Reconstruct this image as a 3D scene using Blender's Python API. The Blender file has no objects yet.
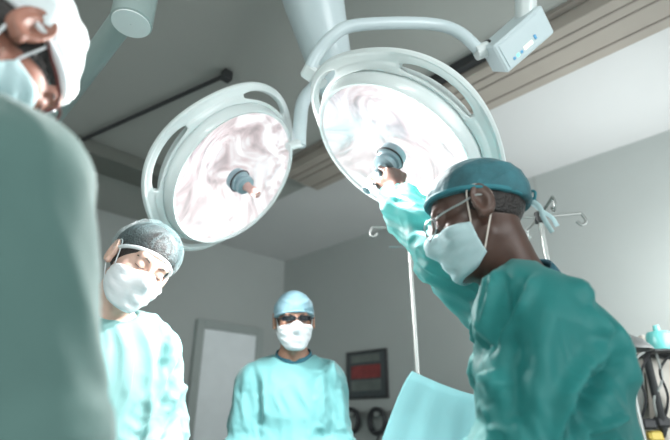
import bpy, math, random
import numpy as np
from mathutils import Vector, Matrix

# ------------------------------------------------------------------ camera, world, lights, exposure
scn = bpy.context.scene
COL = scn.collection
PI = math.pi
R2 = math.sqrt(0.5)
FPX, PITCH, CAMZ = 472.0, math.radians(23.0), 1.2
CP, SP = math.cos(PITCH), math.sin(PITCH)

def W(x, y, z):
    """right / ahead / up of the viewer's standing point -> room axes"""
    return Vector(((x + y) * R2, (-x + y) * R2, z))

def Wd(x, y, z=0.0):
    return Vector(((x + y) * R2, (-x + y) * R2, z))

def F(px, py, D):
    xc, yc = (px - 335) / FPX * D, (220 - py) / FPX * D
    return W(xc, D * CP - yc * SP, CAMZ + D * SP + yc * CP)

cam_d = bpy.data.cameras.new('camera')
cam = bpy.data.objects.new('camera', cam_d)
COL.objects.link(cam)
cam_d.sensor_width = 36.0
cam_d.lens = FPX / 670 * 36
cam.location = (0, 0, CAMZ)
cam.rotation_euler = (math.radians(90) + PITCH, 0, math.radians(-45))
cam_d.clip_start = 0.02
cam_d.dof.use_dof = True
cam_d.dof.focus_distance = 1.25
cam_d.dof.aperture_fstop = 2.0
scn.camera = cam

world = bpy.data.worlds.new('world')
scn.world = world
world.use_nodes = True
world.node_tree.nodes['Background'].inputs[0].default_value = (0.75, 0.85, 0.88, 1)
world.node_tree.nodes['Background'].inputs[1].default_value = 0.3

def light(name, kind, loc, aim, power, size=1.0, size_y=None, color=(1, 1, 1)):
    d = bpy.data.lights.new(name, kind)
    d.energy = power
    d.color = color
    if kind == 'AREA':
        d.shape = 'RECTANGLE' if size_y else 'DISK'
        d.size = size
        if size_y: d.size_y = size_y
    else:
        d.shadow_soft_size = size
    o = bpy.data.objects.new(name, d)
    o.location = loc
    o.rotation_euler = (Vector(aim) - Vector(loc)).to_track_quat('-Z', 'Y').to_euler()
    COL.objects.link(o)
    return o

# light added for an assumed window behind the viewer, on the right wall's side
light('assumed_daylight', 'AREA', (1.2, -2.85, 1.7), (3.2, 1.5, 2.3), 105, 2.8, 1.9, (0.95, 0.99, 1.0))
light('side_fill', 'AREA', (-3.05, 0.9, 1.6), (2.0, 1.5, 2.2), 30, 2.4, 1.6, (0.93, 1.0, 0.98))  # unseen fill light added at the side to lift ceiling and walls
# added fill light brightening the right wall, beyond the right edge of the view
light('wall_fill', 'AREA', (2.95, -.2, 1.75), (3.45, 1.9, 2.25), 30, 1.6, .5, (0.97, 1.0, 1.0))
# unseen fill light added over the near part of the room
light('overhead_fill', 'AREA', (-1.2, -0.9, 2.93), (-1.0, -0.6, 0), 40, 1.2, 0.6, (0.95, 1.0, 0.98))

scn.view_settings.view_transform = 'Standard'
scn.view_settings.look = 'None'
scn.view_settings.gamma = 1.0
scn.view_settings.use_curve_mapping = False
scn.view_settings.exposure = 0.15

# ------------------------------------------------------------------ object helpers
def link(o, parent=None):
    COL.objects.link(o)
    if parent is not None: o.parent = parent
    return o

def mesh_obj(name, verts, faces, mat=None, parent=None, smooth=True):
    me = bpy.data.meshes.new(name)
    verts = np.asarray(verts, dtype=np.float64).reshape(-1, 3)
    me.from_pydata([tuple(v) for v in verts.tolist()], [], [tuple(int(i) for i in f) for f in faces])
    me.update()
    if smooth:
        me.polygons.foreach_set('use_smooth', [True] * len(me.polygons))
    if mat: me.materials.append(mat)
    o = bpy.data.objects.new(name, me)
    return link(o, parent)

def empty(name, loc=(0, 0, 0), rotz=0.0):
    o = bpy.data.objects.new(name, None)
    o.empty_display_size = 0.1
    o.location = loc
    o.rotation_euler = (0, 0, rotz)
    return link(o)

def tag(o, label, cat, group=None):
    o['label'] = label
    o['category'] = cat
    if group: o['group'] = group
    return o

def struct(o):
    o['kind'] = 'structure'
    return o

class MB:
    """collects shapes for ONE mesh"""
    def __init__(s): s.v, s.f = [], []
    def add(s, v, f):
        n = len(s.v)
        s.v += [tuple(map(float, p)) for p in v]
        s.f += [tuple(i + n for i in q) for q in f]
        return s
    def box(s, c, size, rot=None, bev=0.0):
        hx, hy, hz = [q / 2 for q in size]
        b = min(bev, hx * .9, hy * .9, hz * .9)
        V, Fc = [], []
        if b <= 0:
            V = [Vector((x * hx, y * hy, z * hz)) for x in (-1, 1) for y in (-1, 1) for z in (-1, 1)]
            Fc = [(0, 1, 3, 2), (4, 6, 7, 5), (0, 4, 5, 1), (2, 3, 7, 6), (0, 2, 6, 4), (1, 5, 7, 3)]
        else:
            idx = {}
            for x in (-1, 1):
                for y in (-1, 1):
                    for z in (-1, 1):
                        for a in range(3):
                            q = [x * (hx - b), y * (hy - b), z * (hz - b)]
                            q[a] = (x, y, z)[a] * (hx, hy, hz)[a]
                            idx[(x, y, z, a)] = len(V); V.append(Vector(q))
            for a in range(3):
                o1, o2 = (a + 1) % 3, (a + 2) % 3
                for sg in (-1, 1):
                    ring = []
                    for u, w in ((-1, -1), (1, -1), (1, 1), (-1, 1)):
                        k = [0, 0, 0]; k[a] = sg; k[o1] = u; k[o2] = w
                        ring.append(idx[(k[0], k[1], k[2], a)])
                    Fc.append(tuple(ring if sg > 0 else ring[::-1]))
                for u in (-1, 1):
                    for w in (-1, 1):
                        ks = []
                        for e in (-1, 1):
                            k = [0, 0, 0]; k[a] = e; k[o1] = u; k[o2] = w; ks.append(tuple(k))
                        q = [idx[ks[0] + (o1,)], idx[ks[1] + (o1,)], idx[ks[1] + (o2,)], idx[ks[0] + (o2,)]]
                        Fc.append(tuple(q if u * w > 0 else q[::-1]))
            for x in (-1, 1):
                for y in (-1, 1):
                    for z in (-1, 1):
                        q = [idx[(x, y, z, 0)], idx[(x, y, z, 1)], idx[(x, y, z, 2)]]
                        Fc.append(tuple(q if x * y * z > 0 else q[::-1]))
        if rot is not None: V = [rot @ v for v in V]
        c = Vector(c)
        return s.add([v + c for v in V], Fc)
    def tube(s, pts, r, n=12, closed=False, caps=True, flat=1.0):
        pts = [Vector(p) for p in pts]
        m = len(pts)
        rs = list(r) if hasattr(r, '__len__') else [r] * m
        T = []
        for i in range(m):
            a = pts[(i - 1) % m] if (closed or i > 0) else pts[i]
            b = pts[(i + 1) % m] if (closed or i < m - 1) else pts[i]
            T.append((b - a).normalized())
        up = Vector((0, 0, 1)) if abs(T[0].z) < .9 else Vector((1, 0, 0))
        N = (up - T[0] * up.dot(T[0])).normalized()
        V = []
        for i in range(m):
            N = (N - T[i] * N.dot(T[i])).normalized()
            B = T[i].cross(N)
            for k in range(n):
                a = 2 * PI * k / n
                V.append(pts[i] + (N * math.cos(a) + B * math.sin(a) * flat) * rs[i])
        Fc = []
        for i in range(m if closed else m - 1):
            j = (i + 1) % m
            for k in range(n):
                l = (k + 1) % n
                Fc.append((i * n + k, i * n + l, j * n + l, j * n + k))
        if caps and not closed:
            Fc.append(tuple(range(n))[::-1]); Fc.append(tuple((m - 1) * n + k for k in range(n)))
        return s.add(V, Fc)
    def lathe(s, prof, n=48, M=None, cap0=False, cap1=False):
        V = [Vector((r * math.cos(2 * PI * k / n), r * math.sin(2 * PI * k / n), z)) for r, z in prof for k in range(n)]
        Fc = []
        for i in range(len(prof) - 1):
            for k in range(n):
                l = (k + 1) % n
                Fc.append((i * n + k, i * n + l, (i + 1) * n + l, (i + 1) * n + k))
        if cap0: Fc.append(tuple(range(n))[::-1])
        if cap1: Fc.append(tuple((len(prof) - 1) * n + k for k in range(n)))
        if M is not None: V = [M @ v for v in V]
        return s.add(V, Fc)
    def cyl(s, a, b, r, n=24, r2=None):
        a, b = Vector(a), Vector(b)
        return s.tube([a, b], [r, r if r2 is None else r2], n)
    def obj(s, name, mat, parent=None, smooth=True, sharp=35):
        o = mesh_obj(name, s.v, s.f, mat, parent, smooth)
        if smooth and sharp:
            try: o.data.set_sharp_from_angle(angle=math.radians(sharp))
            except Exception: pass
        return o

def smooth_path(pts, k=6, closed=False):
    """Catmull-Rom through the points"""
    P = [Vector(p) for p in pts]
    m = len(P); out = []
    for i in range(m if closed else m - 1):
        p1, p2 = P[i], P[(i + 1) % m]
        p0 = P[(i - 1) % m] if (closed or i > 0) else p1 * 2 - p2
        p3 = P[(i + 2) % m] if (closed or i < m - 2) else p2 * 2 - p1
        for j in range(k):
            t = j / k
            out.append(0.5 * ((2 * p1) + (p2 - p0) * t + (2 * p0 - 5 * p1 + 4 * p2 - p3) * t * t + (3 * p1 - p0 - 3 * p2 + p3) * t ** 3))
    if not closed: out.append(P[-1])
    return out

# ------------------------------------------------------------------ materials
def mat(name, col, rough=0.5, metal=0.0, var=0.08, vscale=6.0, bump=0.0, bscale=60.0, spec=0.5, sheen=0.0,
        emit=None, estr=0.0, alpha=1.0, sss=0.0, coat=0.0):
    m = bpy.data.materials.new(name)
    m.use_nodes = True
    nt = m.node_tree
    b = nt.nodes['Principled BSDF']
    tc = nt.nodes.new('ShaderNodeTexCoord')
    nz = nt.nodes.new('ShaderNodeTexNoise')
    nz.inputs['Scale'].default_value = vscale
    nz.inputs['Detail'].default_value = 4
    nt.links.new(tc.outputs['Object'], nz.inputs['Vector'])
    cr = nt.nodes.new('ShaderNodeValToRGB')
    lo = [max(0, c * (1 - var)) for c in col]; hi = [min(1, c * (1 + var)) for c in col]
    cr.color_ramp.elements[0].color = (*lo, 1); cr.color_ramp.elements[0].position = .3
    cr.color_ramp.elements[1].color = (*hi, 1); cr.color_ramp.elements[1].position = .7
    nt.links.new(nz.outputs['Fac'], cr.inputs['Fac'])
    nt.links.new(cr.outputs['Color'], b.inputs['Base Color'])
    b.inputs['Roughness'].default_value = rough
    b.inputs['Metallic'].default_value = metal
    b.inputs['Specular IOR Level'].default_value = spec
    b.inputs['Alpha'].default_value = alpha
    if sheen:
        b.inputs['Sheen Weight'].default_value = sheen
        b.inputs['Sheen Roughness'].default_value = .4
    if coat: b.inputs['Coat Weight'].default_value = coat
    if sss:
        b.inputs['Subsurface Weight'].default_value = sss
        b.inputs['Subsurface Radius'].default_value = (.02, .008, .004)
        b.inputs['Subsurface Scale'].default_value = .5
    if emit:
        b.inputs['Emission Color'].default_value = (*emit, 1)
        b.inputs['Emission Strength'].default_value = estr
    if bump:
        n2 = nt.nodes.new('ShaderNodeTexNoise')
        n2.inputs['Scale'].default_value = bscale
        n2.inputs['Detail'].default_value = 3
        nt.links.new(tc.outputs['Object'], n2.inputs['Vector'])
        bp = nt.nodes.new('ShaderNodeBump')
        bp.inputs['Strength'].default_value = bump
        bp.inputs['Distance'].default_value = .01
        nt.links.new(n2.outputs['Fac'], bp.inputs['Height'])
        nt.links.new(bp.outputs['Normal'], b.inputs['Normal'])
    return m

M = {}
M['wall'] = mat('painted_wall', (.40, .43, .42), .75, var=.03, vscale=1.5, bump=.03)
M['ceil_in'] = mat('grey_ceiling_paint', (.35, .365, .345), .55, var=.04, vscale=1.2)
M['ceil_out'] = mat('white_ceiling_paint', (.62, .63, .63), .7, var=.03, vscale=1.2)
M['floor'] = mat('vinyl_floor', (.50, .54, .53), .35, var=.06, vscale=9)
M['beam'] = mat('tan_beam', (.36, .325, .285), .6, var=.06, vscale=3)
M['beam_dark'] = mat('dark_beam', (.13, .14, .125), .6, var=.05)
M['dark'] = mat('dark_metal', (.03, .032, .034), .5, var=.1)
M['rail'] = mat('rail_metal', (.16, .17, .17), .4, metal=.4)
M['black'] = mat('black_rubber', (.02, .022, .025), .5)
M['steel'] = mat('steel', (.55, .57, .58), .28, metal=1.0, var=.04)
M['steel_dull'] = mat('dull_steel', (.42, .44, .43), .45, metal=.7)
M['lampwhite'] = mat('lamp_enamel', (.74, .80, .80), .3, var=.03, coat=.3)
M['lampblue'] = mat('lamp_blue_enamel', (.62, .72, .75), .3, var=.03, coat=.2)
M['armgreen'] = mat('arm_grey_green', (.30, .38, .37), .35, var=.05)
M['hubgrey'] = mat('hub_grey', (.24, .34, .38), .35, var=.08, vscale=20)
M['pink'] = mat('pink_rubber', (.55, .33, .30), .5)
M['doorw'] = mat('door_panel', (.80, .85, .87), .5, var=.03)
M['doorf'] = mat('door_frame', (.34, .38, .37), .5, var=.03)
TEAL = (.15, .385, .40)
M['gown'] = mat('gown_fabric', TEAL, .75, var=.07, vscale=5, bump=.12, bscale=420, sheen=.35, spec=.3)
M['gown_lit'] = mat('gown_fabric_lit', (.23, .43, .43), .75, var=.06, vscale=5, bump=.12, bscale=420, sheen=.4, spec=.3)  # same gown fabric, made paler in the colour for strong lamp light
M['gown_green_shaded'] = mat('gown_fabric_green_shaded', (.085, .16, .148), .8, var=.06, vscale=5, bump=.12, bscale=420, sheen=.25, spec=.3)  # green fabric, its colour also darkened for the shaded back
M['gown_shaded'] = mat('gown_fabric_shaded', (.008, .19, .185), .55, var=.12, vscale=6, bump=.12, bscale=420, sheen=.2, spec=.45)  # same gown fabric as the others, with shade put into the colour
M['sleeve'] = mat('gown_cuff', (.62, .82, .80), .8, var=.05)
M['collar'] = mat('scrub_collar', (.015, .10, .14), .8, var=.15)
M['scrub'] = mat('scrub_trousers', (.05, .22, .25), .8, var=.1)
M['shoe'] = mat('clog', (.6, .62, .62), .5)
M['mask'] = mat('mask_white', (.86, .91, .94), .8, var=.03, bump=.1, bscale=300)
M['mask_blue'] = mat('mask_pale_blue', (.58, .76, .79), .8, var=.05, bump=.1, bscale=300)
M['loop'] = mat('ear_loop', (.74, .66, .60), .7)
M['cap_blue'] = mat('cap_pale_blue', (.20, .36, .43), .8, var=.12, vscale=14, bump=.2, bscale=60, sheen=.3)
M['cap_teal'] = mat('cap_teal', (.028, .12, .145), .75, var=.35, vscale=16, bump=.45, bscale=38, sheen=.2)
M['cap_band'] = mat('cap_band', (.03, .19, .23), .7, var=.1)
M['cap_white'] = mat('cap_white', (.74, .80, .82), .85, var=.08, vscale=12, bump=.5, bscale=30, sheen=.3)
M['skin_dark'] = mat('skin_dark', (.085, .045, .034), .45, var=.18, vscale=18, sss=.12)
M['skin_mid'] = mat('skin_mid', (.36, .20, .14), .5, var=.12, vscale=18, sss=.15)
M['skin_light'] = mat('skin_light', (.66, .45, .37), .5, var=.08, vscale=18, sss=.2)
M['skin_red'] = mat('skin_red', (.26, .115, .08), .5, var=.15, vscale=18, sss=.15)
M['hair'] = mat('dark_hair', (.018, .014, .013), .5, var=.5, vscale=90, bump=.5, bscale=200)
M['eye'] = mat('eye_white', (.75, .72, .7), .25)
M['iris'] = mat('iris', (.03, .018, .012), .2)
M['glass_dark'] = mat('dark_lens', (.02, .025, .03), .12)
M['frame_red'] = mat('red_brown_frame', (.10, .018, .015), .35)
M['drape'] = mat('drape_fabric', (.24, .49, .52), .8, var=.05, bump=.1, bscale=200, sheen=.3)
M['beige'] = mat('equipment_beige', (.42, .40, .36), .5, var=.05)
M['grey'] = mat('equipment_grey', (.30, .32, .31), .5, var=.05)
M['yellow'] = mat('yellow_plastic', (.65, .5, .12), .5)
M['canister'] = mat('teal_canister', (.14, .50, .48), .3)
M['poster'] = mat('poster_dark', (.055, .065, .07), .35, var=.1)
M['poster_red'] = mat('poster_red', (.22, .035, .035), .4, var=.25, vscale=12)
M['poster_grey'] = mat('poster_grey', (.12, .14, .13), .4, var=.2, vscale=10)
M['display'] = mat('display_lit', (.8, .8, .6), .3, emit=(1, .97, .78), estr=.9)
M['led_g'] = mat('led_green', (.2, .8, .6), .3, emit=(.3, 1, .8), estr=.8)
M['led_b'] = mat('key_blue', (.15, .45, .75), .3)

def translucent(m, col, w=.3):
    nt = m.node_tree; out = nt.nodes['Material Output']; b = nt.nodes['Principled BSDF']
    tr = nt.nodes.new('ShaderNodeBsdfTranslucent'); tr.inputs[0].default_value = (*col, 1)
    mx = nt.nodes.new('ShaderNodeMixShader'); mx.inputs[0].default_value = w
    nt.links.new(b.outputs[0], mx.inputs[1]); nt.links.new(tr.outputs[0], mx.inputs[2]); nt.links.new(mx.outputs[0], out.inputs[0])
for k_, c_, w_ in (('mask', (.9, .92, .93), .3), ('mask_blue', (.75, .88, .9), .3), ('gown', (.4, .85, .85), .2), ('gown_lit', (.5, .9, .9), .2), ('gown_shaded', (.42, .95, .93), .28), ('drape', (.4, .85, .88), .3)): translucent(M[k_], c_, w_)

def lens_mat():
    m = bpy.data.materials.new('clear_plastic'); m.use_nodes = True
    nt = m.node_tree; nt.nodes.clear()
    out = nt.nodes.new('ShaderNodeOutputMaterial')
    mx = nt.nodes.new('ShaderNodeMixShader'); tr = nt.nodes.new('ShaderNodeBsdfTransparent'); gl = nt.nodes.new('ShaderNodeBsdfGlossy')
    gl.inputs['Roughness'].default_value = .08
    fr = nt.nodes.new('ShaderNodeValue'); fr.outputs[0].default_value = .06
    nt.links.new(fr.outputs[0], mx.inputs[0]); nt.links.new(tr.outputs[0], mx.inputs[1]); nt.links.new(gl.outputs[0], mx.inputs[2])
    nt.links.new(mx.outputs[0], out.inputs[0])
    return m
M['clear'] = lens_mat()

def net_mat():
    """thin see-through cap fabric with a fine dotted weave"""
    m = bpy.data.materials.new('hair_net'); m.use_nodes = True
    nt = m.node_tree; b = nt.nodes['Principled BSDF']
    b.inputs['Base Color'].default_value = (.34, .54, .58, 1); b.inputs['Roughness'].default_value = .8
    b.inputs['Sheen Weight'].default_value = .6
    tc = nt.nodes.new('ShaderNodeTexCoord'); vo = nt.nodes.new('ShaderNodeTexVoronoi')
    vo.inputs['Scale'].default_value = 190; vo.inputs['Randomness'].default_value = .25
    nt.links.new(tc.outputs['Object'], vo.inputs['Vector'])
    cr = nt.nodes.new('ShaderNodeValToRGB')
    cr.color_ramp.elements[0].color = (.30, .30, .30, 1); cr.color_ramp.elements[0].position = .15
    cr.color_ramp.elements[1].color = (.0, .0, .0, 1); cr.color_ramp.elements[1].position = .55
    nt.links.new(vo.outputs['Distance'], cr.inputs[0])
    lw = nt.nodes.new('ShaderNodeLayerWeight'); lw.inputs['Blend'].default_value = .35
    mr = nt.nodes.new('ShaderNodeMath'); mr.operation = 'MULTIPLY_ADD'; mr.inputs[1].default_value = .22
    nt.links.new(lw.outputs['Facing'], mr.inputs[0]); nt.links.new(cr.outputs[0], mr.inputs[2])
    mr.use_clamp = True
    nt.links.new(mr.outputs[0], b.inputs['Alpha'])
    return m
M['net'] = net_mat()

def reflector_mat():
    """faceted mirror bowl of a lit lamp: the bowl glows, with swirled reflections painted into the emission"""
    m = bpy.data.materials.new('lit_reflector'); m.use_nodes = True
    nt = m.node_tree; b = nt.nodes['Principled BSDF']
    tc = nt.nodes.new('ShaderNodeTexCoord')
    mp = nt.nodes.new('ShaderNodeMapping'); mp.inputs['Scale'].default_value = (1, 1, .3)
    nz = nt.nodes.new('ShaderNodeTexNoise'); nz.inputs['Scale'].default_value = 4.6; nz.inputs['Detail'].default_value = 2.5
    nz.inputs['Distortion'].default_value = 3.2
    nt.links.new(tc.outputs['Object'], mp.inputs[0]); nt.links.new(mp.outputs[0], nz.inputs['Vector'])
    cr = nt.nodes.new('ShaderNodeValToRGB')
    e = cr.color_ramp.elements
    e[0].position = .30; e[0].color = (.30, .23, .245, 1)
    e[1].position = .62; e[1].color = (1, .98, .99, 1)
    k = cr.color_ramp.elements.new(.43); k.color = (.62, .50, .52, 1)
    k = cr.color_ramp.elements.new(.53); k.color = (.82, .78, .80, 1)
    nt.links.new(nz.outputs['Fac'], cr.inputs[0])
    nt.links.new(cr.outputs[0], b.inputs['Emission Color']); b.inputs['Emission Strength'].default_value = .86
    b.inputs['Base Color'].default_value = (.75, .72, .73, 1); b.inputs['Metallic'].default_value = .9; b.inputs['Roughness'].default_value = .25
    bp = nt.nodes.new('ShaderNodeBump'); bp.inputs['Strength'].default_value = .5; bp.inputs['Distance'].default_value = .01
    nt.links.new(nz.outputs['Fac'], bp.inputs['Height']); nt.links.new(bp.outputs[0], b.inputs['Normal'])
    return m
M['reflector'] = reflector_mat()

# ------------------------------------------------------------------ the room
X0, X1, Y0, Y1, H = -3.2, 3.495, -3.0, 4.37, 3.0
def slab(name, c, size, m, bev=0):
    return struct(MB().box(c, size, bev=bev).obj(name, m, smooth=False))
slab('floor', ((X0 + X1) / 2, (Y0 + Y1) / 2, -.05), (X1 - X0 + .4, Y1 - Y0 + .4, .1), M['floor'])
# the raised grey field of the ceiling, and the white strip beyond the beam along the right wall
slab('ceiling', ((X0 + 2.32) / 2, (Y0 + Y1) / 2, H + .05), (2.32 - X0, Y1 - Y0 + .2, .1), M['ceil_in'])
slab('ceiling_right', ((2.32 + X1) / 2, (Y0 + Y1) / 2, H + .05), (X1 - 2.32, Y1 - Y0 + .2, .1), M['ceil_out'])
slab('wall_left', ((X0 + X1) / 2, Y1 + .06, H / 2), (X1 - X0 + .3, .12, H), M['wall'])
wr = MB().box((X1 + .06, (Y0 + Y1) / 2, H / 2), (.12, Y1 - Y0, H)).obj('wall_right', M['wall'], smooth=False); struct(wr)
slab('wall_rear', ((X0 + X1) / 2, Y0 - .06, H / 2), (X1 - X0 + .3, .12, H), M['wall'])
slab('wall_side', (X0 - .06, (Y0 + Y1) / 2, H / 2), (.12, Y1 - Y0, H), M['wall'])
# wall panel joints on the right wall
M['joint'] = mat('panel_joint', (.36, .37, .36), .8)
for i, yy in enumerate((1.24, -.2)):
    slab('trim_%d' % (10 + i), (X1 - .0015, yy, H / 2), (.003, .008, H), M['joint'])
M['beam_line'] = mat('beam_line', (.24, .215, .19), .6)
# beam along the right wall with its dark channel, and a second beam across
b = struct(MB().box((2.14, -.23, H - .045), (.36, 5.5, .09), bev=.004).obj('trim_1', M['beam'], smooth=False))
struct(MB().box((1.925, .95, H - .03), (.05, .62, .05)).obj('trim_2', M['dark'], smooth=False))
struct(MB().box((1.935, -.23, H - .012), (.04, 5.5, .022)).obj('trim_7', M['beam_line'], smooth=False))
for i, xx in enumerate((2.03, 2.10, 2.24)):
    struct(MB().box((xx, -.23, H - .092), (.008, 5.46, .006)).obj('trim_%d' % (3 + i), M['beam_line'], smooth=False))
struct(MB().box((1.5, 3.32, H - .05), (1.6, .28, .10), bev=.004).obj('trim_6', M['beam_dark'], smooth=False))
# thin curtain rail on the ceiling
rl = MB()
rl.tube([(1.06, 1.93, 2.975), (.857, 2.71, 2.975), (.733, 3.18, 2.975)], .013, 8)
rl.box((1.063, 1.915, 2.965), (.05, .05, .06), bev=.004)
tag(rl.obj('ceiling_rail', M['dark']), 'thin dark rail running along the grey ceiling above the left lamp', 'rail')

# door in the left wall: frame 2.15 m high
def door(x0, x1, ztop):
    yy = Y1
    fr = MB()
    t = .085
    fr.box(((x0 + t / 2), yy - .03, ztop / 2), (t, .06, ztop), bev=.006)
    fr.box(((x1 - t / 2), yy - .03, ztop / 2), (t, .06, ztop), bev=.006)
    fr.box(((x0 + x1) / 2, yy - .03, ztop - t / 2), (x1 - x0 - 2 * t, .058, t), bev=.006)
    d = struct(MB().box(((x0 + x1) / 2, yy - .018, (ztop - t) / 2), (x1 - x0 - 2 * t, .03, ztop - t), bev=.003).obj('door_1', M['doorw'], smooth=False))
    fr.obj('door_frame', M['doorf'], d, smooth=False)
    h = MB(); h.tube(smooth_path([(x1 - t - .09, yy - .03, 1.0), (x1 - t - .09, yy - .08, 1.0), (x1 - t - .13, yy - .085, 1.0), (x1 - t - .2, yy - .085, 1.0)]), .01)
    h.obj('door_handle', M['steel'], d)
door(2.38, 3.20, 2.14)

# ------------------------------------------------------------------ signed-distance modelling
def V3(a): return np.array(a, dtype=np.float32)
def sph(P, c, r): return np.linalg.norm(P - V3(c), axis=1) - r
def ell(P, c, r):
    q = (P - V3(c)) / V3(r)
    k0 = np.linalg.norm(q, axis=1) + 1e-9
    k1 = np.linalg.norm(q / V3(r), axis=1) + 1e-9
    return k0 * (k0 - 1) / k1
def seg_t(P, a, b):
    a, b = V3(a), V3(b)
    d = b - a
    return np.clip(((P - a) @ d) / max(float(d @ d), 1e-9), 0, 1)
def cap(P, a, b, r1, r2=None):
    if r2 is None: r2 = r1
    t = seg_t(P, a, b)
    q = V3(a) + t[:, None] * (V3(b) - V3(a))
    return np.linalg.norm(P - q, axis=1) - (r1 + (r2 - r1) * t)
def smin(a, b, k):
    h = np.clip(.5 + .5 * (b - a) / k, 0, 1)
    return b + (a - b) * h - k * h * (1 - h)
def smax(a, b, k): return -smin(-a, -b, k)
def unite(ds, k):
    d = ds[0]
    for e in ds[1:]: d = smin(d, e, k)
    return d
def plane(P, n, off):
    n = V3(n); n = n / np.linalg.norm(n)
    return P @ n - off
def xf(P, Mx):
    """points into the frame of matrix Mx"""
    Mi = np.array(Mx.inverted(), dtype=np.float32)
    return P @ Mi[:3, :3].T + Mi[:3, 3]
def apply(Mx, V):
    A = np.array(Mx, dtype=np.float64)
    return V @ A[:3, :3].T + A[:3, 3]

def nets(fn, lo, hi, h):
    lo = np.array(lo, dtype=np.float64); hi = np.array(hi, dtype=np.float64)
    B = 6
    nb = np.ceil((hi - lo) / (h * B)).astype(int)
    n = nb * B + 1
    cc = [lo[i] + (np.arange(nb[i]) + .5) * B * h for i in range(3)]
    G = np.stack(np.meshgrid(*cc, indexing='ij'), -1).reshape(-1, 3).astype(np.float32)
    fc = fn(G).reshape(nb)
    act = np.abs(fc) < B * h * .87 * 1.7
    f = np.repeat(np.repeat(np.repeat(fc, B, 0), B, 1), B, 2)
    f = np.pad(f, ((0, 1),) * 3, mode='edge').astype(np.float32)
    a = np.zeros(n, bool)
    ai = np.argwhere(act)
    for i, j, k in ai: a[i * B:i * B + B + 1, j * B:j * B + B + 1, k * B:k * B + B + 1] = True
    idx = np.argwhere(a)
    P = (lo + idx * h).astype(np.float32)
    f[a] = fn(P)
    ins = f < 0
    ic = ins[:-1, :-1, :-1].astype(np.int8)
    s = np.zeros_like(ic)
    for dx in (0, 1):
        for dy in (0, 1):
            for dz in (0, 1):
                s += ins[dx:dx + n[0] - 1, dy:dy + n[1] - 1, dz:dz + n[2] - 1]
    m = (s > 0) & (s < 8)
    cells = np.argwhere(m)
    vid = -np.ones(m.shape, int); vid[m] = np.arange(len(cells))
    pos = np.zeros((len(cells), 3)); cnt = np.zeros(len(cells))
    cor = [(x, y, z) for x in (0, 1) for y in (0, 1) for z in (0, 1)]
    for c0 in cor:
        for ax in range(3):
            if c0[ax]: continue
            c1 = list(c0); c1[ax] = 1
            A = cells + np.array(c0); Bc = cells + np.array(c1)
            fa = f[A[:, 0], A[:, 1], A[:, 2]]; fb = f[Bc[:, 0], Bc[:, 1], Bc[:, 2]]
            sc = (fa < 0) != (fb < 0)
            t = np.where(sc, fa / np.where(sc, fa - fb, 1), 0)
            q = np.array(c0)[None, :] + t[:, None] * np.eye(3)[ax]
            pos[sc] += q[sc]; cnt[sc] += 1
    V = lo + (cells + pos / cnt[:, None]) * h
    faces = []
    for ax in range(3):
        u, w = (ax + 1) % 3, (ax + 2) % 3
        sl0 = [slice(None)] * 3; sl1 = [slice(None)] * 3
        sl0[ax] = slice(0, -1); sl1[ax] = slice(1, None)
        sl0[u] = sl1[u] = slice(1, -1); sl0[w] = sl1[w] = slice(1, -1)
        a0, a1 = ins[tuple(sl0)], ins[tuple(sl1)]
        for inside_first in (True, False):
            e = np.argwhere((a0 & ~a1) if inside_first else (~a0 & a1))
            if not len(e): continue
            e[:, u] += 1; e[:, w] += 1
            q = []
            for du, dw in ((-1, -1), (0, -1), (0, 0), (-1, 0)):
                c = e.copy(); c[:, u] += du; c[:, w] += dw
                q.append(vid[c[:, 0], c[:, 1], c[:, 2]])
            q = np.stack(q, 1)
            if not inside_first: q = q[:, ::-1]
            faces.append(q[(q >= 0).all(1)])
    return V, np.concatenate(faces)

def hash3(i, j, k):
    n = (i * 374761393 + j * 668265263 + k * 2147483647 + 1013904223) & 0xffffffff
    n = ((n ^ (n >> 13)) * 1274126177) & 0xffffffff
    return ((n ^ (n >> 16)) & 0xffff) / 32767.5 - 1
def vnoise(P):
    I = np.floor(P).astype(np.int64); f = P - I
    f = f * f * f * (f * (f * 6 - 15) + 10)
    r = 0
    for dx in (0, 1):
        for dy in (0, 1):
            for dz in (0, 1):
                w = (f[:, 0] if dx else 1 - f[:, 0]) * (f[:, 1] if dy else 1 - f[:, 1]) * (f[:, 2] if dz else 1 - f[:, 2])
                r = r + w * hash3(I[:, 0] + dx, I[:, 1] + dy, I[:, 2] + dz)
    return r
def ridged(P): return 1 - np.abs(vnoise(P)) * 2
def normals(V, Fq):
    a, b, c, d = V[Fq[:, 0]], V[Fq[:, 1]], V[Fq[:, 2]], V[Fq[:, 3]]
    fnm = np.cross(c - a, d - b)
    N = np.zeros_like(V)
    for k in range(4): np.add.at(N, Fq[:, k], fnm)
    return N / (np.linalg.norm(N, axis=1)[:, None] + 1e-12)
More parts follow.
